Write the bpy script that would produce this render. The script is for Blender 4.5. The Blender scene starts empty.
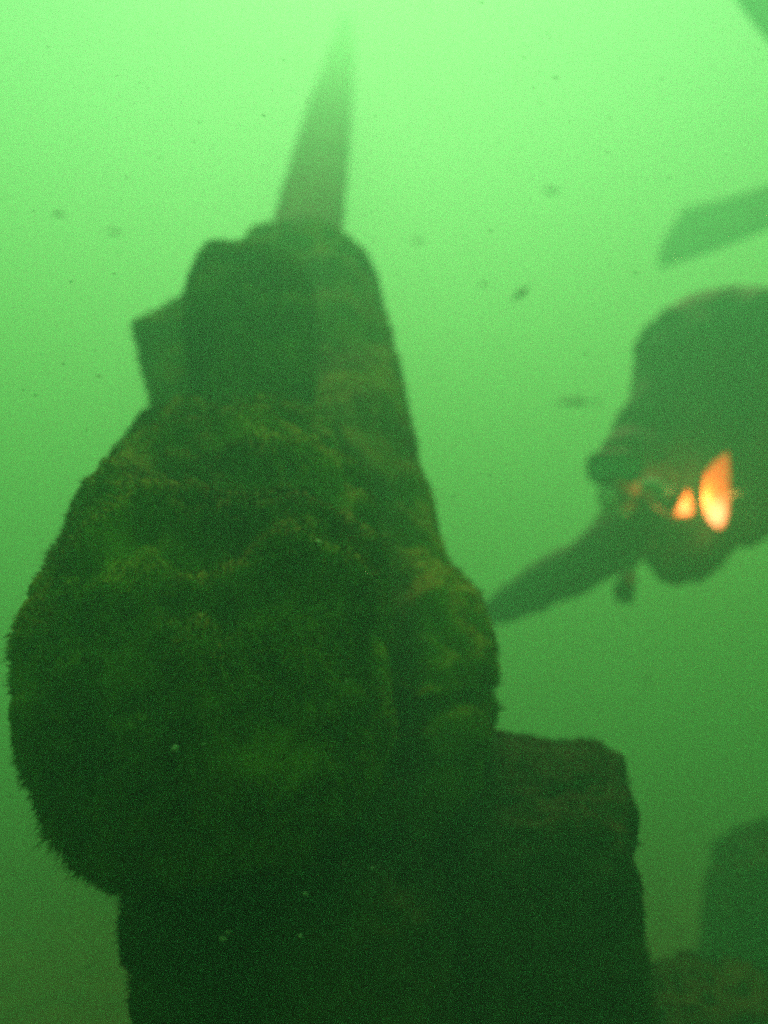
import bpy, bmesh, math, random
import numpy as np
from mathutils import Vector, noise, Matrix
R = math.radians
random.seed(4); rng = np.random.default_rng(4)
S = bpy.context.scene
C = S.collection

# ------------------------------------------------------------------ camera, world, sun, exposure
F = 830.0                                    # focal length in photograph pixels
PITCH = R(12)
CAM = Vector((0, 0, 1.15))                   # 1.15 m above the seabed
cd = bpy.data.cameras.new('camera'); cam = bpy.data.objects.new('camera', cd); C.objects.link(cam)
cam.location = CAM; cam.rotation_euler = (R(90) + PITCH, 0, 0)
cd.sensor_fit = 'VERTICAL'; cd.sensor_height = 36; cd.lens = F / 1024 * 36
cd.dof.use_dof = True; cd.dof.focus_distance = 0.70; cd.dof.aperture_fstop = 2.0     # small camera focused on the near weed
cd.clip_start = 0.02; cd.clip_end = 500
S.camera = cam
SUN_EL, SUN_AZ = R(64), R(0)                 # sun high and ahead, diffused by the cloud and the surface
w = bpy.data.worlds.new('World'); S.world = w; w.use_nodes = True
nt = w.node_tree; bg = nt.nodes['Background']
sky = nt.nodes.new('ShaderNodeTexSky'); sky.sky_type = 'NISHITA'; sky.sun_disc = False
sky.sun_elevation = SUN_EL; sky.sun_rotation = SUN_AZ
nt.links.new(sky.outputs[0], bg.inputs[0]); bg.inputs[1].default_value = 0.085
sl = bpy.data.lights.new('sun', 'SUN'); sun = bpy.data.objects.new('sun', sl); C.objects.link(sun)
sl.energy = 4.7; sl.angle = R(25); sl.color = (1, .96, .88)
sun.location = (0, 0, 12); sun.rotation_euler = (-(R(90) - SUN_EL), 0, 0)   # light travels down and back to the viewer
S.view_settings.view_transform = 'Standard'; S.view_settings.look = 'None'
S.view_settings.gamma = 1; S.view_settings.exposure = 1.06
S.render.engine = 'CYCLES'
cy = S.cycles
cy.max_bounces = 6; cy.diffuse_bounces = 2; cy.glossy_bounces = 2; cy.transmission_bounces = 4
cy.volume_bounces = 2; cy.transparent_max_bounces = 8
cy.use_denoising = False; cy.use_adaptive_sampling = False; cy.filter_width = 3.4     # soft small lens
cy.sample_clamp_indirect = 3; cy.use_light_tree = True

WATER_DENSITY = 0.32
WATER_COLOR = (0.168, 0.68, 0.385, 1)
WATER_ABSORB = (0.16, 0.27, 0.0, 1)
WATER_TOP = CAM.z + 7.2

# ------------------------------------------------------------------ helpers
CU = Vector((0, -math.sin(PITCH), math.cos(PITCH)))      # camera up
CF = Vector((0, math.cos(PITCH), math.sin(PITCH)))       # camera forward
def W(px, py, d):
    """world point seen at a photograph position at depth d metres"""
    return CAM + Vector((1, 0, 0)) * ((px - 384) * d / F) + CU * (-(py - 512) * d / F) + CF * d

def link(o, parent=None):
    C.objects.link(o)
    if parent: o.parent = parent
    return o
def tag(o, label=None, cat=None, group=None, kind=None):
    if label: o['label'] = label
    if cat: o['category'] = cat
    if group: o['group'] = group
    if kind: o['kind'] = kind
    return o
def empty(name, loc):
    o = bpy.data.objects.new(name, None); C.objects.link(o); o.location = loc
    o.empty_display_size = .1
    return o
def mesh_obj(name, verts, faces, mat, parent=None, smooth=True):
    me = bpy.data.meshes.new(name); me.from_pydata([tuple(v) for v in verts], [], [tuple(f) for f in faces])
    me.materials.append(mat); me.update()
    if smooth: me.polygons.foreach_set('use_smooth', [True] * len(me.polygons))
    o = bpy.data.objects.new(name, me)
    if parent:
        o.parent = parent; o.matrix_parent_inverse = Matrix.Translation(-parent.location)
    C.objects.link(o)
    return o

class G:
    def __init__(s): s.v = []; s.f = []
    def add(s, v, f):
        n = len(s.v); s.v += [Vector(p) for p in v]; s.f += [tuple(i + n for i in q) for q in f]
    def tube(s, pts, rad, seg=14, caps=True, flat=1.0, upv=None):
        pts = [Vector(p) for p in pts]
        if not hasattr(rad, '__len__'): rad = [rad] * len(pts)
        v = []; f = []; ref = upv or Vector((.13, .2, .97))
        for i, p in enumerate(pts):
            t = (pts[min(i + 1, len(pts) - 1)] - pts[max(i - 1, 0)]).normalized()
            a = t.cross(ref).normalized(); b = a.cross(t)
            for k in range(seg):
                an = 2 * math.pi * k / seg
                v.append(p + a * math.cos(an) * rad[i] + b * math.sin(an) * rad[i] * flat)
        for i in range(len(pts) - 1):
            for k in range(seg):
                k2 = (k + 1) % seg
                f.append((i * seg + k, i * seg + k2, (i + 1) * seg + k2, (i + 1) * seg + k))
        if caps:
            f.append(tuple(reversed(range(seg)))); f.append(tuple(range((len(pts) - 1) * seg, len(pts) * seg)))
        s.add(v, f)
    def ball(s, c, r, M=None, seg=20, rings=12, fn=None):
        v = []; f = []
        for i in range(rings + 1):
            th = math.pi * i / rings
            for k in range(seg):
                ph = 2 * math.pi * k / seg
                p = Vector((math.sin(th) * math.cos(ph) * r[0], math.sin(th) * math.sin(ph) * r[1], math.cos(th) * r[2]))
                if fn: p = fn(p)
                v.append(Vector(c) + (M @ p if M else p))
        for i in range(rings):
            for k in range(seg):
                k2 = (k + 1) % seg
                f.append((i * seg + k, (i + 1) * seg + k, (i + 1) * seg + k2, i * seg + k2))
        s.add(v, f)
    def build(s, name, mat, parent=None, smooth=True):
        return mesh_obj(name, s.v, s.f, mat, parent, smooth)

def spline(pts, n):
    """Catmull-Rom through tuples"""
    P = np.array(pts, float); out = []
    P2 = np.vstack([2 * P[0] - P[1], P, 2 * P[-1] - P[-2]])
    m = len(P) - 1
    for i in range(n):
        t = i / (n - 1) * m; k = min(int(t), m - 1); u = t - k
        a, b, c, d = P2[k:k + 4]
        out.append(.5 * ((2 * b) + (-a + c) * u + (2 * a - 5 * b + 4 * c - d) * u * u + (-a + 3 * b - 3 * c + d) * u ** 3))
    return np.array(out)

def loft(rows, n=90, seg=120, power=2.0, round_ends=True):
    """rows: (py, px_left, px_right, depth, half_thickness in m). Returns verts, faces of a closed solid."""
    rr = spline(rows, n)
    v = []; f = []
    for (py, xl, xr, d, th) in rr:
        c = W((xl + xr) / 2, py, d); hw = max(.002, (xr - xl) / 2 * d / F); th = max(.002, th)
        for k in range(seg):
            a = 2 * math.pi * k / seg
            ca, sa = math.cos(a), math.sin(a)
            q = (abs(ca) ** power + abs(sa) ** power) ** (-1 / power)
            v.append(c + Vector((1, 0, 0)) * ca * q * hw + CF * sa * q * th)
    for i in range(n - 1):
        for k in range(seg):
            k2 = (k + 1) % seg
            f.append((i * seg + k, (i + 1) * seg + k, (i + 1) * seg + k2, i * seg + k2))
    for e, i in ((0, 0), (1, n - 1)):
        c = sum((v[i * seg + k] for k in range(seg)), Vector()) / seg
        v.append(c); ci = len(v) - 1
        for k in range(seg):
            k2 = (k + 1) % seg
            f.append((ci, i * seg + k, i * seg + k2) if e == 0 else (ci, i * seg + k2, i * seg + k))
    loft.rr = rr; loft.seg = seg
    return v, f

def overgrow(name, v, f, mat, parent=None, lump=.03, lump_s=4.0, fine=.008, n_tuft=22000, L=(.008, .026), wid=.0016, seed=0, folds=None):
    """displace a solid into a lumpy overgrown surface and set short weed filaments on it, all in one mesh"""
    me = bpy.data.meshes.new('t'); me.from_pydata([tuple(p) for p in v], [], f); me.update()
    nv = len(v); no = np.empty(nv * 3); me.vertices.foreach_get('normal', no); no = no.reshape(-1, 3)
    off = Vector((seed * 7.3, seed * 3.1, seed * 1.7))
    P = np.array([tuple(p) for p in v])
    for i, p in enumerate(v):
        h = noise.fractal(p * lump_s + off, 1.0, 2.0, 3) * lump
        h += noise.fractal(p * 22 + off, 1.0, 2.0, 3) * fine
        h += (noise.noise(p * 60 + off)) * fine * .45
        if folds: h += folds(p)
        P[i] += no[i] * h
    bpy.data.meshes.remove(me)
    # keep every displaced ring at its measured width, less the weed that will stand on it
    RX = np.array([1, 0, 0]); CFn = np.array(CF); C0 = np.array(CAM)
    for i, (py, xl, xr, d, th) in enumerate(loft.rr):
        q = P[i * loft.seg:(i + 1) * loft.seg] - C0
        dep = q @ CFn; px = q[:, 0] * F / dep + 384
        m_ = (L[0] + L[1]) * .28 * F / d
        a0, a1 = min(xl + m_, (xl + xr) / 2 - 1), max(xr - m_, (xl + xr) / 2 + 1)
        mn, mx = px.min(), px.max(); fit = a0 + (px - mn) / max(1e-6, mx - mn) * (a1 - a0)
        npx = px + (fit - px) * .8
        P[i * loft.seg:(i + 1) * loft.seg, 0] += (npx - px) * dep / F
    tri = []
    for q in f:
        tri.append(q[:3])
        if len(q) == 4: tri.append((q[0], q[2], q[3]))
    T = np.array(tri); A, B, D = P[T[:, 0]], P[T[:, 1]], P[T[:, 2]]
    N = np.cross(B - A, D - A); area = np.linalg.norm(N, axis=1); N /= (area[:, None] + 1e-12)
    cen = P.mean(0)
    # keep normals outward
    me2 = None
    pick = rng.choice(len(T), n_tuft, p=area / area.sum())
    u = rng.random((n_tuft, 2)); su = u.sum(1) > 1; u[su] = 1 - u[su]
    base = A[pick] + u[:, :1] * (B - A)[pick] + u[:, 1:] * (D - A)[pick]
    nn = N[pick]; 
    sign = np.sign(np.einsum('ij,ij->i', nn, no[T[pick, 0]])); nn = nn * sign[:, None]
    clump = np.array([noise.noise(Vector(b) * 14 + off) + .5 * noise.noise(Vector(b) * 45 + off) for b in base])
    ln = (L[0] + (L[1] - L[0]) * rng.random(n_tuft) ** 2) * np.clip(.85 + clump * 1.2, .2, 2.0)
    dr = nn * .9 + rng.normal(0, .38, (n_tuft, 3)) + np.array([-.12, 0, -.15])
    dr /= np.linalg.norm(dr, axis=1)[:, None]
    side = np.cross(dr, rng.normal(0, 1, (n_tuft, 3))); side /= np.linalg.norm(side, axis=1)[:, None]
    ww = wid * (.5 + rng.random(n_tuft))[:, None]
    bend = rng.normal(0, .3, (n_tuft, 3)) + np.array([-.1, 0, -.3])
    mid = base + dr * ln[:, None] * .5
    tip = mid + (dr + bend) * ln[:, None] * .5
    b0 = base - nn * .002
    V2 = np.stack([b0 - side * ww, b0 + side * ww, mid - side * ww * .8, mid + side * ww * .8, tip], 1).reshape(-1, 3)
    n0 = nv
    idx = n0 + np.arange(n_tuft)[:, None] * 5
    quads = (idx + np.array([0, 1, 3, 2])).tolist(); tris = (idx + np.array([2, 3, 4])).tolist()
    allv = np.vstack([P, V2]).tolist()
    return mesh_obj(name, allv, list(f) + quads + tris, mat, parent)

# ------------------------------------------------------------------ materials
def mat_new(name):
    m = bpy.data.materials.new(name); m.use_nodes = True
    return m, m.node_tree, m.node_tree.nodes['Principled BSDF']
def plain(name, col, rough=.6, var=.25, scale=8, metallic=0):
    m, t, b = mat_new(name)
    no_ = t.nodes.new('ShaderNodeTexNoise'); no_.inputs['Scale'].default_value = scale; no_.inputs['Detail'].default_value = 6
    tc = t.nodes.new('ShaderNodeTexCoord'); t.links.new(tc.outputs['Object'], no_.inputs['Vector'])
    r = t.nodes.new('ShaderNodeValToRGB')
    r.color_ramp.elements[0].position = .3; r.color_ramp.elements[1].position = .7
    r.color_ramp.elements[0].color = tuple(c * (1 - var) for c in col) + (1,)
    r.color_ramp.elements[1].color = tuple(min(1, c * (1 + var)) for c in col) + (1,)
    t.links.new(no_.outputs[0], r.inputs[0]); t.links.new(r.outputs[0], b.inputs['Base Color'])
    b.inputs['Roughness'].default_value = rough; b.inputs['Metallic'].default_value = metallic
    return m
def weed(name, dark, mid, pale, speck=.68):
    m, t, b = mat_new(name)
    tc = t.nodes.new('ShaderNodeTexCoord')
    def nz(s, d=8):
        n = t.nodes.new('ShaderNodeTexNoise'); n.inputs['Scale'].default_value = s; n.inputs['Detail'].default_value = d
        t.links.new(tc.outputs['Object'], n.inputs['Vector']); return n
    a, c = nz(5.5), nz(38, 4)
    r = t.nodes.new('ShaderNodeValToRGB'); e = r.color_ramp.elements
    e[0].position = .34; e[0].color = dark + (1,); e[1].position = .68; e[1].color = mid + (1,)
    t.links.new(a.outputs[0], r.inputs[0])
    r2 = t.nodes.new('ShaderNodeValToRGB'); e = r2.color_ramp.elements
    e[0].position = speck; e[0].color = (0, 0, 0, 1); e[1].position = speck + .07; e[1].color = (1, 1, 1, 1)
    t.links.new(c.outputs[0], r2.inputs[0])
    mx = t.nodes.new('ShaderNodeMix'); mx.data_type = 'RGBA'
    t.links.new(r2.outputs[0], mx.inputs[0]); t.links.new(r.outputs[0], mx.inputs[6]); mx.inputs[7].default_value = pale + (1,)
    t.links.new(mx.outputs[2], b.inputs['Base Color'])
    b.inputs['Roughness'].default_value = .95; b.inputs['Specular IOR Level'].default_value = .1
    bp = t.nodes.new('ShaderNodeBump'); bp.inputs['Distance'].default_value = .006; bp.inputs['Strength'].default_value = .7
    t.links.new(c.outputs[0], bp.inputs['Height']); t.links.new(bp.outputs[0], b.inputs['Normal'])
    return m
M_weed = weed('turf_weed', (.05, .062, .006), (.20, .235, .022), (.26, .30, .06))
M_weed_shaded = weed('turf_weed_shaded', (.012, .015, .004), (.042, .046, .010), (.12, .13, .05), .74)  # same weed, with the shade low in the scene darkened into its colour
M_pole = weed('slimed_pole', (.05, .055, .03), (.10, .11, .05), (.17, .18, .1))
M_bed = weed('silt_bed', (.035, .03, .008), (.07, .06, .016), (.13, .12, .04))
M_neo = plain('neoprene', (.018, .020, .022), .75)
M_jacket = plain('jacket_cloth', (.04, .042, .045), .8, .35, 12)
M_rub = plain('black_rubber', (.012, .012, .013), .45)
M_fin = plain('fin_rubber', (.02, .022, .024), .9)
M_tank = plain('painted_tank', (.05, .055, .06), .4, .3, 20)
M_pale = plain('pale_plastic', (.72, .74, .66), .35, .12, 30)
M_shell = plain('shell', (.62, .62, .45), .7, .2, 60)
M_skin = plain('skin', (.38, .24, .18), .5, .08)
M_eye = plain('eye_white', (.75, .72, .68), .2, .02)
M_iris = plain('iris_brown', (.05, .03, .02), .2, .1)
M_fish = plain('fish_scales', (.08, .09, .06), .5)
M_fish_p = plain('fish_scales_olive', (.09, .10, .06), .5)
m, t, b = mat_new('mask_glass'); b.inputs['Base Color'].default_value = (.22, .75, .72, 1); b.inputs['Roughness'].default_value = .06
b.inputs['Transmission Weight'].default_value = .55; b.inputs['IOR'].default_value = 1.2; M_glass = m
# lamp glass: a lit warm lens, hottest at the bulb low in the reflector
def lamp_mat(name, hot, r0, base_s, hot_s):
    m, t, b = mat_new(name)
    geo = t.nodes.new('ShaderNodeNewGeometry')
    vm = t.nodes.new('ShaderNodeVectorMath'); vm.operation = 'DISTANCE'; vm.inputs[1].default_value = hot
    t.links.new(geo.outputs['Position'], vm.inputs[0])
    r = t.nodes.new('ShaderNodeMapRange'); r.inputs[1].default_value = 0; r.inputs[2].default_value = r0
    r.inputs[3].default_value = 1; r.inputs[4].default_value = 0; r.interpolation_type = 'SMOOTHSTEP'
    t.links.new(vm.outputs['Value'], r.inputs[0])
    mx = t.nodes.new('ShaderNodeMix'); mx.data_type = 'RGBA'; t.links.new(r.outputs[0], mx.inputs[0])
    mx.inputs[6].default_value = (1, .11, .03, 1); mx.inputs[7].default_value = (1, .42, .20, 1)
    st = t.nodes.new('ShaderNodeMapRange'); st.inputs[3].default_value = base_s; st.inputs[4].default_value = hot_s
    t.links.new(r.outputs[0], st.inputs[0])
    t.links.new(mx.outputs[2], b.inputs['Emission Color']); t.links.new(st.outputs[0], b.inputs['Emission Strength'])
    m.cycles.emission_sampling = 'NONE'; b.inputs['Base Color'].default_value = (.5, .2, .06, 1); b.inputs['Roughness'].default_value = .2
    return m

# ------------------------------------------------------------------ seabed and water
gv = []; gf = []; NX = 180
for j in range(NX + 1):
    for i in range(NX + 1):
        a = (i / NX * 2 - 1); c = (j / NX * 2 - 1)
        x = 29 * math.copysign(abs(a) ** 1.8, a); y = 29 * math.copysign(abs(c) ** 1.8, c) + 3
        p = Vector((x, y, 0))
        gv.append((x, y, noise.fractal(p * .6, 1, 2, 4) * .10 + noise.fractal(p * 4, 1, 2, 3) * .02))
for j in range(NX):
    for i in range(NX):
        k = j * (NX + 1) + i; gf.append((k, k + 1, k + NX + 2, k + NX + 1))
tag(mesh_obj('seabed', gv, gf, M_bed), kind='structure')

bm = bmesh.new(); bmesh.ops.create_cube(bm, size=1)
for v in bm.verts:
    v.co.x *= 60; v.co.y = v.co.y * 60 + 3; v.co.z = -1.2 if v.co.z < 0 else WATER_TOP
hm = bpy.data.meshes.new('haze'); bm.to_mesh(hm); bm.free()
haze = bpy.data.objects.new('haze', hm); C.objects.link(haze); tag(haze, 'murky green water full of fine silt', 'water', kind='stuff')
m = bpy.data.materials.new('green_water'); m.use_nodes = True; t = m.node_tree
for n in list(t.nodes):
    if n.type == 'BSDF_PRINCIPLED': t.nodes.remove(n)
pv = t.nodes.new('ShaderNodeVolumePrincipled')
pv.inputs['Color'].default_value = WATER_COLOR; pv.inputs['Density'].default_value = WATER_DENSITY
pv.inputs['Anisotropy'].default_value = 0.48; pv.inputs['Absorption Color'].default_value = WATER_ABSORB
t.links.new(pv.outputs[0], [n for n in t.nodes if n.type == 'OUTPUT_MATERIAL'][0].inputs['Volume'])
hm.materials.append(m)

# ------------------------------------------------------------------ the overgrown sunken structure
wreck = empty('sunken_structure', (-.08, 1.35, 0))
tag(wreck, 'tall weed-covered sunken structure with round lobe and tapering pole on top', 'wreck')
# round lobe, nearest to the viewer
v, f = loft([(404, 180, 270, 1.20, .03), (420, 146, 320, 1.19, .12), (450, 114, 350, 1.10, .17), (492, 84, 370, 1.00, .20), (540, 58, 384, .92, .21),
             (600, 27, 388, .88, .215), (660, 17, 390, .86, .22), (712, 22, 392, .86, .22), (754, 42, 388, .87, .205), (790, 70, 372, .89, .18),
             (822, 100, 345, .92, .145), (842, 135, 300, .94, .09), (850, 190, 250, .95, .02)], n=130, seg=200, power=2.15)
def fold_lobe(p):
    c = W(182, 562, .70); d = (p - c).length
    c2 = W(300, 660, .66); d2 = (Vector((p.x, 0, p.z)) - Vector((c2.x, 0, c2.z))).length
    ridge = math.exp(-((d2 - .095) / .02) ** 2) * .016
    return -.03 * math.exp(-(d / .06) ** 2) + ridge
overgrow('round_lobe', v, f, M_weed, wreck, lump=.030, lump_s=8, fine=.014, n_tuft=170000, L=(.003, .012), wid=.0006, seed=1, folds=fold_lobe)
# leaning shaft behind the lobe
v, f = loft([(228, 290, 332, 2.10, .02), (234, 268, 345, 2.08, .08), (246, 240, 360, 2.05, .13), (270, 220, 376, 2.00, .16), (320, 212, 389, 1.86, .18), (370, 216, 401, 1.68, .18),
             (430, 222, 414, 1.44, .19), (500, 232, 434, 1.30, .19), (555, 240, 450, 1.22, .19), (595, 246, 478, 1.17, .19),
             (635, 250, 497, 1.14, .20), (662, 252, 501, 1.12, .20), (676, 253, 492, 1.11, .19), (695, 255, 500, 1.10, .2), (718, 258, 494, 1.10, .2), (750, 262, 489, 1.09, .20), (900, 262, 482, 1.08, .20), (1200, 250, 490, 1.08, .21), (1480, 240, 500, 1.10, .22), (1640, 230, 510, 1.10, .23)],
            n=150, seg=140, power=2.4)
def fold_shaft(p):
    q = p - CAM; dep = q.dot(CF); px = 384 + q.x * F / dep; py = 512 - q.dot(CU) * F / dep      # crease down the shaft beside the lobe
    crease = math.exp(-((px - 404) / 16) ** 2) * min(1, max(0, (py - 470) / 90)) * min(1, max(0, (800 - py) / 60))
    return -.05 * crease
overgrow('shaft', v, f, M_weed, wreck, lump=.024, lump_s=8, fine=.013, n_tuft=90000, L=(.004, .014), wid=.0009, seed=2, folds=fold_shaft)
# drum at the head of the shaft
v, f = loft([(254, 222, 275, 1.607, 0.020), (260, 206, 295, 1.587, 0.077), (274, 191, 308, 1.549, 0.107), (300, 186, 314, 1.452, 0.125), (350, 189, 316, 1.394, 0.125), (392, 200, 314, 1.335, 0.117),
             (425, 215, 306, 1.287, 0.097), (450, 235, 290, 1.258, 0.029)], n=80, seg=120, power=2.7)
overgrow('drum', v, f, M_weed, wreck, lump=.020, lump_s=8, fine=.011, n_tuft=34000, L=(.005, .015), wid=.0012, seed=3)
# pointed side bracket
v, f = loft([(296, 180, 200, 1.742, 0.022), (312, 160, 220, 1.721, 0.048), (322, 141, 226, 1.700, 0.058), (328, 131, 230, 1.689, 0.064), (350, 137, 232, 1.657, 0.069), (385, 146, 232, 1.593, 0.074),
             (415, 153, 232, 1.529, 0.074), (445, 160, 230, 1.465, 0.053)], n=60, seg=80, power=2.6)
overgrow('side_bracket', v, f, M_weed, wreck, lump=.006, lump_s=8, fine=.006, n_tuft=9000, L=(.004, .013), wid=.0012, seed=4)
# stepped block, lower right
v, f = loft([(748, 430, 560, 1.066, .041), (756, 415, 606, 1.06, .098), (768, 405, 626, 1.058, .139), (790, 400, 638, 1.041, .164), (820, 398, 636, 1.033, .172), (870, 395, 641, 1.025, .180),
             (940, 390, 648, 1.017, .189), (1024, 380, 662, 1.017, .197), (1200, 360, 680, 1.017, .213), (1500, 340, 700, 1.033, .230), (1720, 330, 720, 1.04, .24)], n=130, seg=140, power=2.6)
overgrow('stepped_block', v, f, M_weed_shaded, wreck, lump=.020, lump_s=8, fine=.013, n_tuft=90000, L=(.003, .010), wid=.0008, seed=5)
# pedestal under the lobe
v, f = loft([(800, 190, 420, 0.943, 0.056), (835, 150, 440, 0.936, 0.141), (870, 126, 450, 0.929, 0.169), (930, 122, 460, 0.915, 0.183), (1024, 148, 470, 0.901, 0.190), (1200, 140, 480, 0.894, 0.197), (1450, 120, 500, 0.894, 0.211), (1860, 110, 520, .90, .22)],
            n=110, seg=140, power=2.5)
overgrow('pedestal', v, f, M_weed_shaded, wreck, lump=.03, lump_s=8, fine=.014, n_tuft=80000, L=(.003, .010), wid=.0008, seed=6)
# pole, leaning away and up into the murk
v, f = loft([(14, 340, 350, 9.6, .05), (24, 337, 353, 9.2, .09), (50, 329, 355, 8.0, .11), (100, 310, 353, 5.6, .12), (150, 294, 350, 4.0, .115), (200, 279, 346, 2.9, .11), (240, 268, 342, 2.3, .10), (265, 262, 340, 2.1, .08)],
            n=70, seg=60, power=2.0)
overgrow('pole', v, f, M_pole, wreck, lump=.02, lump_s=3, fine=.012, n_tuft=6000, L=(.003, .008), wid=.0014, seed=7)

# pale barnacles and shell bits on the dark base
bpy.context.view_layer.update()
for (px, py, sz) in ((223, 938, .0042), (228, 932, .003), (305, 894, .0036), (176, 748, .003), (204, 744, .0022), (300, 936, .0025), (318, 542, .003), (345, 681, .0022), (424, 640, .002), (372, 868, .0022)):
    dirn = (W(px, py, 1) - CAM).normalized(); best = None
    for c_ in wreck.children:
        mi = c_.matrix_world.inverted()
        ok, lo, no_, _ = c_.ray_cast(mi @ CAM, (mi.to_3x3() @ dirn).normalized())
        if ok:
            wp = c_.matrix_world @ lo
            if best is None or (wp - CAM).length < best[0]: best = ((wp - CAM).length, wp)
    if best:
        g = G(); p_ = best[1]; a_ = Vector((random.uniform(-.5, .5), -1, random.uniform(.2, .9))).normalized()
        g.tube([p_ - a_ * sz, p_, p_ + a_ * sz * .9, p_ + a_ * sz], [sz * 1.1, sz, sz * .6, sz * .3], 9, True, .7)
        g.build('barnacle', M_shell, wreck)

# ------------------------------------------------------------------ overgrown rocks, lower right
v, f = loft([(824, 752, 800, 2.45, .03), (834, 735, 830, 2.43, .12), (855, 718, 850, 2.4, .2), (895, 708, 860, 2.38, .24), (960, 703, 870, 2.35, .27), (1024, 696, 880, 2.33, .3), (1150, 680, 890, 2.3, .32)], n=90, seg=120, power=2.4)
tag(overgrow('boulder', v, f, M_weed_shaded, None, lump=.05, lump_s=3.5, fine=.014, n_tuft=24000, L=(.008, .026), wid=.0018, seed=8),
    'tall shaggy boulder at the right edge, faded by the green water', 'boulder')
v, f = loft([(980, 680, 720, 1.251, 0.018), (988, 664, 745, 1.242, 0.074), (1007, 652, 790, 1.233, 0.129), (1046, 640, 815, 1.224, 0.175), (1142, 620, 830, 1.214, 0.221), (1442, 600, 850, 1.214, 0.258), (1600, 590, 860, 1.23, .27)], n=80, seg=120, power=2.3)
tag(overgrow('boulder', v, f, M_weed_shaded, None, lump=.035, lump_s=5, fine=.012, n_tuft=22000, L=(.006, .022), wid=.0014, seed=9),
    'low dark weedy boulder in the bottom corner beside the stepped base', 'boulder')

# ------------------------------------------------------------------ diver
def skin(name, verts, edges, radii, mat, parent=None, root=0, sub=2):
    me = bpy.data.meshes.new(name); me.from_pydata([tuple(v) for v in verts], edges, []); me.update()
    o = bpy.data.objects.new(name, me); C.objects.link(o)
    if parent: o.parent = parent; o.matrix_parent_inverse = Matrix.Translation(-parent.location)
    mo = o.modifiers.new('skin', 'SKIN'); mo.use_smooth_shade = True
    for i, r in enumerate(radii):
        sv = me.skin_vertices[0].data[i]; sv.radius = (r, r) if not hasattr(r, '__len__') else r
        sv.use_root = (i == root)
    ss = o.modifiers.new('sub', 'SUBSURF'); ss.levels = sub; ss.render_levels = sub
    dg = bpy.context.evaluated_depsgraph_get(); ev = bpy.data.meshes.new_from_object(o.evaluated_get(dg))
    o.modifiers.clear(); o.data = ev; ev.name = name
    for v_ in ev.vertices:
        h = noise.fractal(v_.co * 9, 1, 2, 3) * .014 + abs(noise.noise(v_.co * 26)) * .010
        if min((v_.co - jp[k]).length for k in ('wrL', 'wrR')) > .16: v_.co += v_.normal * h
    ev.materials.clear(); ev.materials.append(mat)
    ev.polygons.foreach_set('use_smooth', [True] * len(ev.polygons))
    return o
pelvis = W(800, 372, 2.98)
diver = empty('person', pelvis)
tag(diver, 'scuba diver in dark hooded wetsuit, one arm stretched towards the weedy structure', 'person')
J = dict(
    pel=(800, 372, 2.98, .125), belly=(775, 388, 2.80, .130), chest=(735, 408, 2.60, .150), upper=(700, 425, 2.48, .125),
    neck=(668, 446, 2.40, .062), skull=(630, 470, 2.33, .094), crown=(612, 466, 2.32, .075),
    shL=(672, 478, 2.45, .082), elL=(606, 553, 2.50, .088), foL=(556, 577, 2.68, .084), wrL=(504, 606, 2.92, .068),
    shR=(762, 470, 2.48, .085), elR=(690, 563, 2.35, .064), foR=(704, 548, 2.31, .050), wrR=(713, 530, 2.29, .036),
    hpL=(790, 385, 3.02, .095), knL=(815, 300, 3.5, .11), anL=(802, 226, 4.1, .09), ftL=(798, 202, 4.5, .08),
    hpR=(822, 365, 3.02, .095), knR=(858, 258, 3.35, .068), anR=(822, 118, 3.62, .045), ftR=(812, 92, 3.7, .045))
keys = list(J); idx = {k: i for i, k in enumerate(keys)}
E = [('pel', 'belly'), ('belly', 'chest'), ('chest', 'upper'), ('upper', 'neck'), ('neck', 'skull'), ('skull', 'crown'), ('upper', 'shL'), ('shL', 'elL'), ('elL', 'foL'), ('foL', 'wrL'),
     ('upper', 'shR'), ('shR', 'elR'), ('elR', 'foR'), ('foR', 'wrR'), ('pel', 'hpL'), ('hpL', 'knL'), ('knL', 'anL'), ('anL', 'ftL'), ('pel', 'hpR'), ('hpR', 'knR'), ('knR', 'anR'), ('anR', 'ftR')]
jp = {k: W(*J[k][:3]) for k in keys}
verts = [jp[k] for k in keys]; rad = [J[k][3] for k in keys]; edges = [(idx[a], idx[b]) for a, b in E]
# five fingers and a thumb-side palm on each gloved hand, as chains of the same skin
def hand(wr, d, up, out, L, curl, thumb):
    d = d.normalized(); s = d.cross(up).normalized(); up = s.cross(d).normalized()
    b = len(verts); verts.append(jp[wr] + d * .045); rad.append(.046); edges.append((idx[wr], b)); palm = b
    for k, (o, ln) in enumerate(((-.038, .085), (-.013, .098), (.014, .092), (.038, .072))):
        p = jp[wr] + d * .085 + s * o; prev = palm
        ang = 0
        for q in range(4):
            verts.append(p.copy()); rad.append((.0145, .013, .012, .010)[q]); edges.append((prev, len(verts) - 1)); prev = len(verts) - 1
            ang += curl
            p = p + (d * math.cos(ang) - up * math.sin(ang)) * ln / 2.6
    p = jp[wr] + d * .035 - s * thumb * .038; prev = palm
    for q in range(3):
        verts.append(p.copy()); rad.append((.014, .012, .010)[q]); edges.append((prev, len(verts) - 1)); prev = len(verts) - 1
        p = p + (d * .8 - s * thumb * .5 - up * .35 * q).normalized() * .03
hand('wrL', jp['wrL'] - jp['foL'], Vector((0, -.2, 1)), 1, 1, .18, 1)
hand('wrR', Vector((.1, .1, .95)), Vector((-.9, -.4, 0)), 1, 1, .62, -1)
skin('body', verts, edges, rad, M_neo, diver, root=0)

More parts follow.
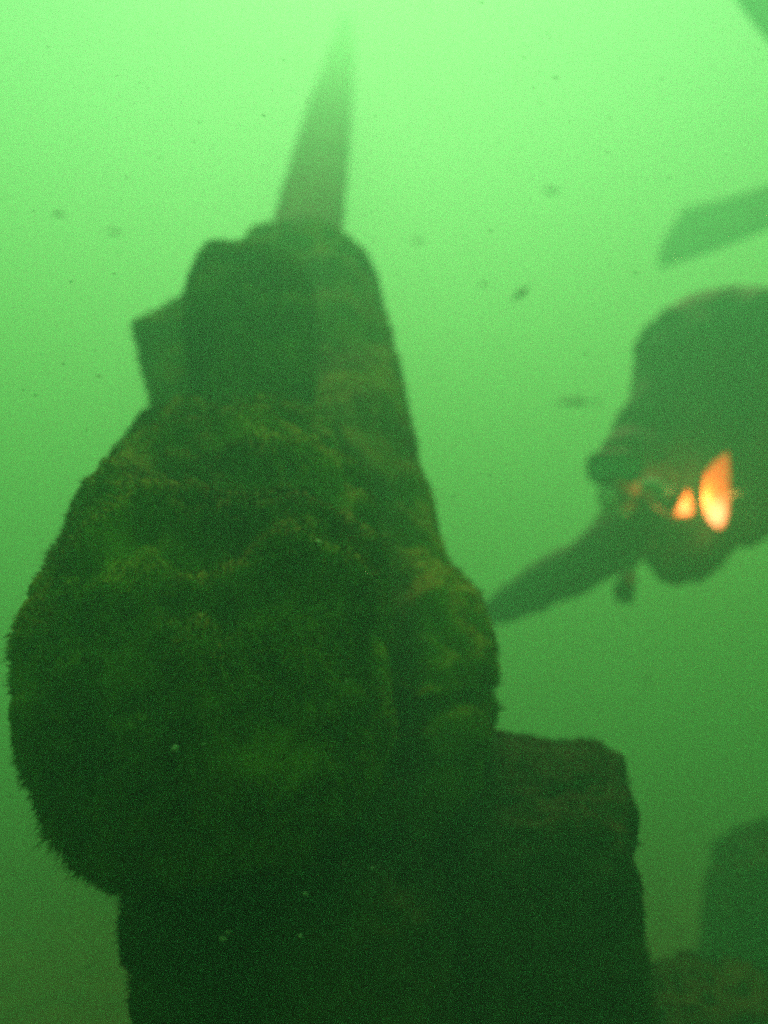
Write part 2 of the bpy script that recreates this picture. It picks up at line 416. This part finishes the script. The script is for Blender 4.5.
# head frame: face looks left, down and a little to the camera
hc = jp['skull']
fd = Vector((-.62, -.70, -.30)).normalized()                # facing
hx = fd.cross(Vector((.25, .1, 1))).normalized(); hu = hx.cross(fd).normalized()
HM = Matrix((hx, fd, hu)).transposed()
def H(x, y, z): return hc + HM @ Vector((x, y, z))
g = G()
def face_fn(p):
    q = p.copy()
    if q.y > 0:
        q.y += .020 * math.exp(-((q.x / .012) ** 2 + ((q.z + .012) / .018) ** 2))      # nose
        q.y += .008 * math.exp(-((q.x / .03) ** 2 + ((q.z + .085) / .02) ** 2))        # chin
        q.y -= .008 * math.exp(-(((abs(q.x) - .032) / .014) ** 2 + ((q.z - .018) / .012) ** 2))
    return q
g.ball(H(0, .028, -.012), (.068, .080, .098), HM, 40, 32, face_fn); g.build('face', M_skin, diver)
g = G()                                                     # hood with a face opening
sg, rg = 40, 26; hv = []; hf = []
for i in range(rg + 1):
    th = math.pi * i / rg
    for k in range(sg):
        ph = 2 * math.pi * k / sg
        hv.append(H(math.sin(th) * math.cos(ph) * .092, -math.cos(th) * .112 - .006, math.sin(th) * math.sin(ph) * .122))
for i in range(rg):
    if i > rg * .70: break
    for k in range(sg):
        hf.append((i * sg + k, i * sg + (k + 1) % sg, (i + 1) * sg + (k + 1) % sg, (i + 1) * sg + k))
g.add(hv, hf); hood = g.build('hood', M_neo, diver)
for sx in (-1, 1):
    g = G(); g.ball(H(sx * .032, .094, .018), (.013, .010, .011), HM, 16, 10); e = g.build('eye', M_eye, diver)
    g = G(); g.ball(H(sx * .032, .1025, .018), (.0055, .003, .0055), HM, 12, 8); g.build('iris', M_iris, e)
g = G(); g.ball(H(0, .104, -.052), (.022, .007, .006), HM, 18, 8); g.build('mouth', plain('lips', (.3, .12, .1), .4, .1), diver)
# mask: frame, glass, strap
g = G(); ring = []; 
for k in range(41):
    a = 2 * math.pi * k / 40; ca, sa = math.cos(a), math.sin(a)
    ring.append(H(.078 * math.copysign(abs(ca) ** .6, ca), .112 - .02 * ca * ca, .018 + .040 * math.copysign(abs(sa) ** .7, sa) + (.014 * math.exp(-(ca / .3) ** 2) if sa < 0 else 0)))
g.tube(ring, .0085, 10, False); 
skirt = [p - fd * .03 for p in ring]
g.add(ring + skirt, [(k, k + 1, 41 + k + 1, 41 + k) for k in range(40)])
mk = g.build('mask', M_rub, diver)
g = G(); cen = sum(ring[:-1], Vector()) / 40
g.add(ring[:-1] + [cen + fd * .004] + [p - fd * .004 for p in ring[:-1]] + [cen], [(k, (k + 1) % 40, 40) for k in range(40)] + [(41 + (k + 1) % 40, 41 + k, 81) for k in range(40)])
g.build('lens', M_glass, mk)
g = G(); sp = [H(math.cos(a) * .099, math.sin(a) * .118 - .006, .022) for a in [R(20 - i * 220 / 24) for i in range(25)]]
g.tube(sp, .010, 8, True, .4); g.build('strap', M_rub, mk)
# regulator second stage with a pale cover, hose over the shoulder
rc = H(0, .135, -.058)
g = G(); g.tube([rc - fd * .03, rc - fd * .022, rc + fd * .008, rc + fd * .016], [.024, .036, .037, .030], 24); reg = g.build('regulator', M_rub, diver)
g = G(); g.tube([rc + fd * .016, rc + fd * .022, rc + fd * .025], [.028, .026, .012], 24); g.build('cover', M_pale, reg)
g = G()
for s_ in (-1, 1):
    g.tube([rc - hu * .028, rc - hu * .045 + hx * s_ * .025, rc - hu * .055 + hx * s_ * .048], [.012, .012, .009], 10)
g.build('exhaust', M_pale, reg)
def curve(pts, n=24): return [Vector(p) for p in spline([tuple(p) for p in pts], n)]
g = G(); g.tube(curve([rc - hx * .03, rc - hx * .10 - hu * .02, W(688, 524, 2.30), W(738, 500, 2.31), W(755, 455, 2.34), W(760, 400, 2.45), W(730, 350, 2.6)]), .0095, 10); g.build('hose', M_rub, diver)
# buoyancy jacket
v, f = loft([(291, 705, 775, 2.66, .03), (298, 684, 805, 2.65, .1), (312, 662, 838, 2.62, .16), (336, 643, 862, 2.60, .2), (380, 632, 880, 2.58, .22), (430, 618, 880, 2.56, .22), (480, 622, 850, 2.52, .19),
             (515, 634, 785, 2.48, .15), (545, 646, 738, 2.46, .11), (570, 658, 718, 2.45, .07), (584, 675, 700, 2.45, .02)], n=80, seg=90, power=2.3)
P = []
for p in v:
    h = noise.fractal(p * 6, 1, 2, 3) * .035 + abs(noise.noise(p * 14)) * .025
    c = W(740, 420, 2.6); P.append(p + (p - c).normalized() * h)
jk = mesh_obj('buoyancy_jacket', P, f, M_jacket, diver)
g = G()
for (a_, b_) in (((655, 400), (690, 540)), ((745, 395), (722, 540))):
    pts = []
    for i in range(12):
        u = i / 11; px = a_[0] + (b_[0] - a_[0]) * u; py = a_[1] + (b_[1] - a_[1]) * u
        pts.append(W(px, py, 2.345 + .06 * abs(u - .4)))
    g.tube(pts, .022, 8, True, .25, upv=CF)
g.build('shoulder_strap', M_rub, jk)
g = G(); g.tube([W(640, 530, 2.33), W(666, 528, 2.30)], [.012, .012], 10); g.tube([W(668, 512, 2.31), W(700, 540, 2.30)], .008, 8); g.build('buckle', M_rub, jk)
g = G(); g.tube(curve([W(641, 489, 2.16), W(648, 483, 2.15), W(659, 485, 2.15), W(664, 490, 2.16)]), [.008 + .004 * math.sin(i / 23 * 3.14) for i in range(24)], 12)
g.tube(curve([W(655, 496, 2.16), W(662, 494, 2.15), W(672, 488, 2.15)]), [.004 + .005 * math.sin(i / 23 * 3.14) for i in range(24)], 12); g.tube([W(650, 486, 2.17), W(660, 494, 2.17)], .012, 12); g.build('inflator_glint', M_pale, jk)  # pale mouthpiece; its two strokes carry a glint in their colour
# cylinder on the back
ax = (jp['pel'] - jp['upper']).normalized(); tb = W(745, 350, 2.72)
g = G(); g.tube([tb - ax * .10, tb - ax * .085, tb - ax * .05, tb, tb + ax * .45, tb + ax * .5], [.03, .06, .08, .088, .088, .05], 28); tk = g.build('air_cylinder', M_tank, diver)
g = G(); g.tube([tb - ax * .10, tb - ax * .15], [.018, .018], 12); g.tube([tb - ax * .14 - hx * .03, tb - ax * .14 + hx * .04], .02, 12); g.build('valve', M_rub, tk)
# gauge dangling on its hose
g = G(); g.tube(curve([W(668, 520, 2.36), W(650, 545, 2.33), W(636, 562, 2.33), W(628, 576, 2.34)]), .008, 10)
gh = g.build('gauge_hose', M_rub, diver)
gc = W(624, 590, 2.34)
g = G(); gd = Vector((-.3, -.9, .1)).normalized(); g.tube([gc + gd * -.014, gc + gd * -.01, gc + gd * .01, gc + gd * .014], [.02, .03, .03, .024], 20); g.tube([gc + CU * .05 + Vector((.012, 0, 0)), gc - CU * .035], [.024, .026], 12); g.build('gauge', M_rub, gh)
# fins
def fin(root, tip, side, w0, w1):
    n = 16; m_ = 9; v = []; f = []
    dirn = (tip - root); nrm = dirn.cross(side).normalized()
    for s_ in (-1, 1):
        for i in range(n + 1):
            u = i / n; ww = w0 + (w1 - w0) * u
            end = 1 - .12 * u * u
            for k in range(m_):
                q = k / (m_ - 1) * 2 - 1
                th = .016 * (1 - u * .8) + (.006 if abs(q) > .8 else 0)
                along = u * (1 - .08 * (q * q) * u)
                v.append(root + dirn * along + side * q * ww + nrm * (s_ * th + .08 * math.sin(u * 2) * .6))
    o = (n + 1) * m_
    for i in range(n):
        for k in range(m_ - 1):
            a = i * m_ + k; f.append((a, a + 1, a + m_ + 1, a + m_)); f.append((o + a, o + a + m_, o + a + m_ + 1, o + a + 1))
    for i in range(n):
        for k in (0, m_ - 1):
            a = i * m_ + k; q = (a, a + m_, o + a + m_, o + a); f.append(q if k == 0 else q[::-1])
    for k in range(m_ - 1):
        for i in (0, n):
            a = i * m_ + k; q = (a, o + a, o + a + 1, a + 1); f.append(q if i == 0 else q[::-1])
    g = G(); g.add(v, f)
    g.tube([root - dirn * .32, root - dirn * .1, root + dirn * .08], [.052, .062, .05], 16, True, .75)
    return g.build('fin', M_fin, diver)
fin(W(798, 196, 4.9), W(660, 236, 5.6), (CU * .9 + Vector((.45, 0, 0)) + CF * .2).normalized(), .16, .25)
fin(W(806, 62, 3.75), W(742, -42, 4.2), (Vector((.8, 0, .3)) + CF * .2).normalized(), .07, .115)

# ------------------------------------------------------------------ dive lamp in the hand
LD = 2.24
lamp = empty('dive_lamp', W(716, 495, LD)); tag(lamp, 'glowing orange dive lamp held by the diver', 'lamp')
def lens(name, pts, d, slant, bulge, mat, parent):
    """convex glass of the lamp: outline points in photograph positions, turned away from the viewer by slant"""
    cx = sum(p[0] for p in pts) / len(pts); cy_ = sum(p[1] for p in pts) / len(pts)
    out = []; P_ = [p for p in pts] + [pts[0]]; Ls = [math.dist(P_[i], P_[i + 1]) for i in range(len(pts))]; tot = sum(Ls)
    for i in range(48):
        t_ = i / 48 * tot; k = 0
        while t_ > Ls[k]: t_ -= Ls[k]; k += 1
        u_ = t_ / Ls[k]; out.append((P_[k][0] * (1 - u_) + P_[k + 1][0] * u_, P_[k][1] * (1 - u_) + P_[k + 1][1] * u_))
    v = []; f = []; K = 6
    for s_, sg_ in ((1, -1), (-1, 1)):
        for j in range(K + 1):
            u = 1 - j / K * .98
            for (x, y) in out:
                px = cx + (x - cx) * u; py = cy_ + (y - cy_) * u
                dd = d + (px - cx) * slant + sg_ * bulge * math.sqrt(max(0, 1 - u * u)) * (1 if s_ > 0 else .5)
                v.append(W(px, py, dd))
    n = 48
    for s_ in range(2):
        o = s_ * (K + 1) * n
        for j in range(K):
            for k in range(n):
                q = (o + j * n + k, o + j * n + (k + 1) % n, o + (j + 1) * n + (k + 1) % n, o + (j + 1) * n + k); f.append(q if s_ == 0 else q[::-1])
        q = tuple(o + K * n + k for k in range(n)); f.append(q if s_ == 0 else q[::-1])
    return mesh_obj(name, v, f, mat, parent), out
big = [(728, 452), (729, 464), (730, 486), (729, 508), (725, 525), (719, 529.5), (711.5, 524), (705, 513), (703.3, 494), (704.6, 474), (713, 463)]
small = [(688, 488), (691, 498), (694.5, 511), (691, 515.5), (684, 516), (673.5, 516), (680, 502)]
L1, out1 = lens('lens', big, LD, .0012, .012, lamp_mat('lamp_lens_lit', W(714, 514, LD), .072, .5, 2.1), lamp)
L2, out2 = lens('lens', small, LD + .01, .0012, .008, lamp_mat('side_lens_lit', W(686, 510, LD), .03, .5, 1.0), lamp)
L2['label'] = 'small triangular side lens glowing dull orange'
g = G(); g.tube([W(x, y, LD + .004 + (x - 716) * .0012) for x, y in out1] + [W(out1[0][0], out1[0][1], LD + .004 + (out1[0][0] - 716) * .0012)], .0045, 8, False)
g.tube([W(716, 495, LD + .03), W(718, 496, LD + .045), W(722, 497, LD + .09), W(726, 500, LD + .13)], [.03, .042, .034, .028], 24)
g.build('housing', M_rub, lamp)
g = G(); g.tube([W(x, y, LD + .014) for x, y in out2] + [W(out2[0][0], out2[0][1], LD + .014)], .003, 8, False)
g.tube([W(685, 508, LD + .014), W(695, 505, LD + .05), W(716, 500, LD + .06)], [.014, .014, .012], 12); g.build('side_arm', M_rub, lamp)
g = G(); bp_ = W(714, 494, LD - .0155); g.ball(bp_, (.004, .003, .004)); g.build('lens_button', M_rub, lamp)
g = G(); g.tube([W(716, 532, LD + .035), W(713, 515, LD + .045), W(718, 498, LD + .05)], .015, 14); g.build('grip', M_rub, lamp)
g = G(); g.tube([W(728, 496, LD - .005), W(740, 492, LD - .01), W(752, 489, LD + .01)], .0022, 8); g.build('lanyard', M_pale, lamp)
pl = bpy.data.lights.new('lamp_light', 'POINT'); plo = bpy.data.objects.new('lamp_light', pl); C.objects.link(plo)
pl.energy = 1.0; pl.color = (1, .38, .12); pl.shadow_soft_size = .03; plo.location = W(706, 500, LD - .05); plo.parent = lamp
plo.matrix_parent_inverse = Matrix.Translation(-lamp.location)

# ------------------------------------------------------------------ small fish
def fish_mesh(name, mat):
    g = G()
    xs = [(-.5, .02, .03), (-.42, .07, .09), (-.25, .10, .17), (0, .11, .21), (.22, .07, .14), (.36, .03, .06), (.42, .02, .05)]
    seg = 14; v = []; f = []
    for (x, a, b_) in xs:
        for k in range(seg):
            an = 2 * math.pi * k / seg; v.append((x, math.cos(an) * a * .8, math.sin(an) * b_ * .8))
    for i in range(len(xs) - 1):
        for k in range(seg):
            k2 = (k + 1) % seg; f.append((i * seg + k, i * seg + k2, (i + 1) * seg + k2, (i + 1) * seg + k))
    f.append(tuple(range(seg))[::-1]); f.append(tuple(range((len(xs) - 1) * seg, len(xs) * seg)))
    g.add(v, f)
    def plate(pts, th=.012):
        n = len(pts); g.add([(x, -th, z) for x, z in pts] + [(x, th, z) for x, z in pts], [tuple(range(n)), tuple(range(n, 2 * n))[::-1]] + [(i, i + n, (i + 1) % n + n, (i + 1) % n) for i in range(n)])
    plate([(.38, 0), (.62, .17), (.55, 0), (.62, -.17)])
    plate([(-.15, .14), (.0, .27), (.2, .2), (.22, .09)]); plate([(.0, -.14), (.1, -.25), (.2, -.1)])
    return g.build(name, mat)
fsrc = fish_mesh('small_fish', M_fish)
spots = [ # px, py, depth, length px, tilt deg, yaw deg, label
    (521, 293, 2.0, 22, 42, 20, 'largest small dark fish in open water, tilted steeply, tail down'),
    (484, 284, 1.8, 11, 22, 30, 'tiny dark fish just beside the larger tilted fish'),
    (59, 214, 1.7, 13, -3, 10, 'tiny dark fish alone in pale water at upper left'),
    (114, 232, 2.6, 14, 5, 20, 'faint tiny fish just below and beyond the upper left one'),
    (418, 241, 2.5, 13, -12, 0, 'faint tiny fish between the shaft top and the tilted fish'),
    (551, 191, 2.9, 17, -6, 0, 'faint pale fish highest in the open water'),
    (575, 402, 3.3, 42, 0, 0, 'long ghostly fish in the murk between the shaft and the diver'),
    (647, 681, 2.2, 10, 60, 0, 'tiny dark fish low in the water under the diver'),
]
for i, (px, py, d, lp, ti, ya, lb) in enumerate(spots):
    o = fsrc if i == 0 else fsrc.copy()
    if i: C.objects.link(o)
    L_ = lp * d / F; o.location = W(px, py, d); o.scale = (L_, L_, L_ * (.75 if i != 6 else .4))
    o.rotation_euler = (0, -R(ti), R(ya + 180 if i == 0 else ya))
    if i == 0: o.rotation_euler = (0, R(180 - ti) , R(0)); 
    tag(o, lb, 'fish', 'small fish in the open water')

# ------------------------------------------------------------------ silt flecks drifting in the water
def flecks(name, n, mat, size, lab):
    v = []; f = []
    for _ in range(n):
        d = .45 + 3.2 * random.random() ** .8
        p = W(random.uniform(-150, 920), random.uniform(-100, 1150), d)
        if p.z < .1: continue
        r = size * (.35 + 1.6 * random.random() ** 4) * (.5 + .3 * d); st = random.uniform(1, 3.2)
        a = random.uniform(-.4, .4); ux = Vector((math.cos(a), random.uniform(-.3, .3), math.sin(a))) * r * st
        uz = Vector((-math.sin(a), 0, math.cos(a))) * r * .6; uy = Vector((0, 1, 0)) * r * .6
        n0 = len(v); v += [p + ux, p - ux, p + uy, p - uy, p + uz, p - uz]
        for q in ((0, 2, 4), (2, 1, 4), (1, 3, 4), (3, 0, 4), (2, 0, 5), (1, 2, 5), (3, 1, 5), (0, 3, 5)): f.append(tuple(n0 + k for k in q))
    o = mesh_obj(name, v, f, mat); tag(o, lab, 'silt', kind='stuff')
flecks('silt_flecks', 9000, plain('silt_dark', (.06, .07, .03), .9), .00085, 'dark flecks of silt drifting through the green water')
flecks('silt_flecks', 260, plain('silt_pale', (.35, .36, .2), .9), .00075, 'pale flecks of silt drifting through the green water')
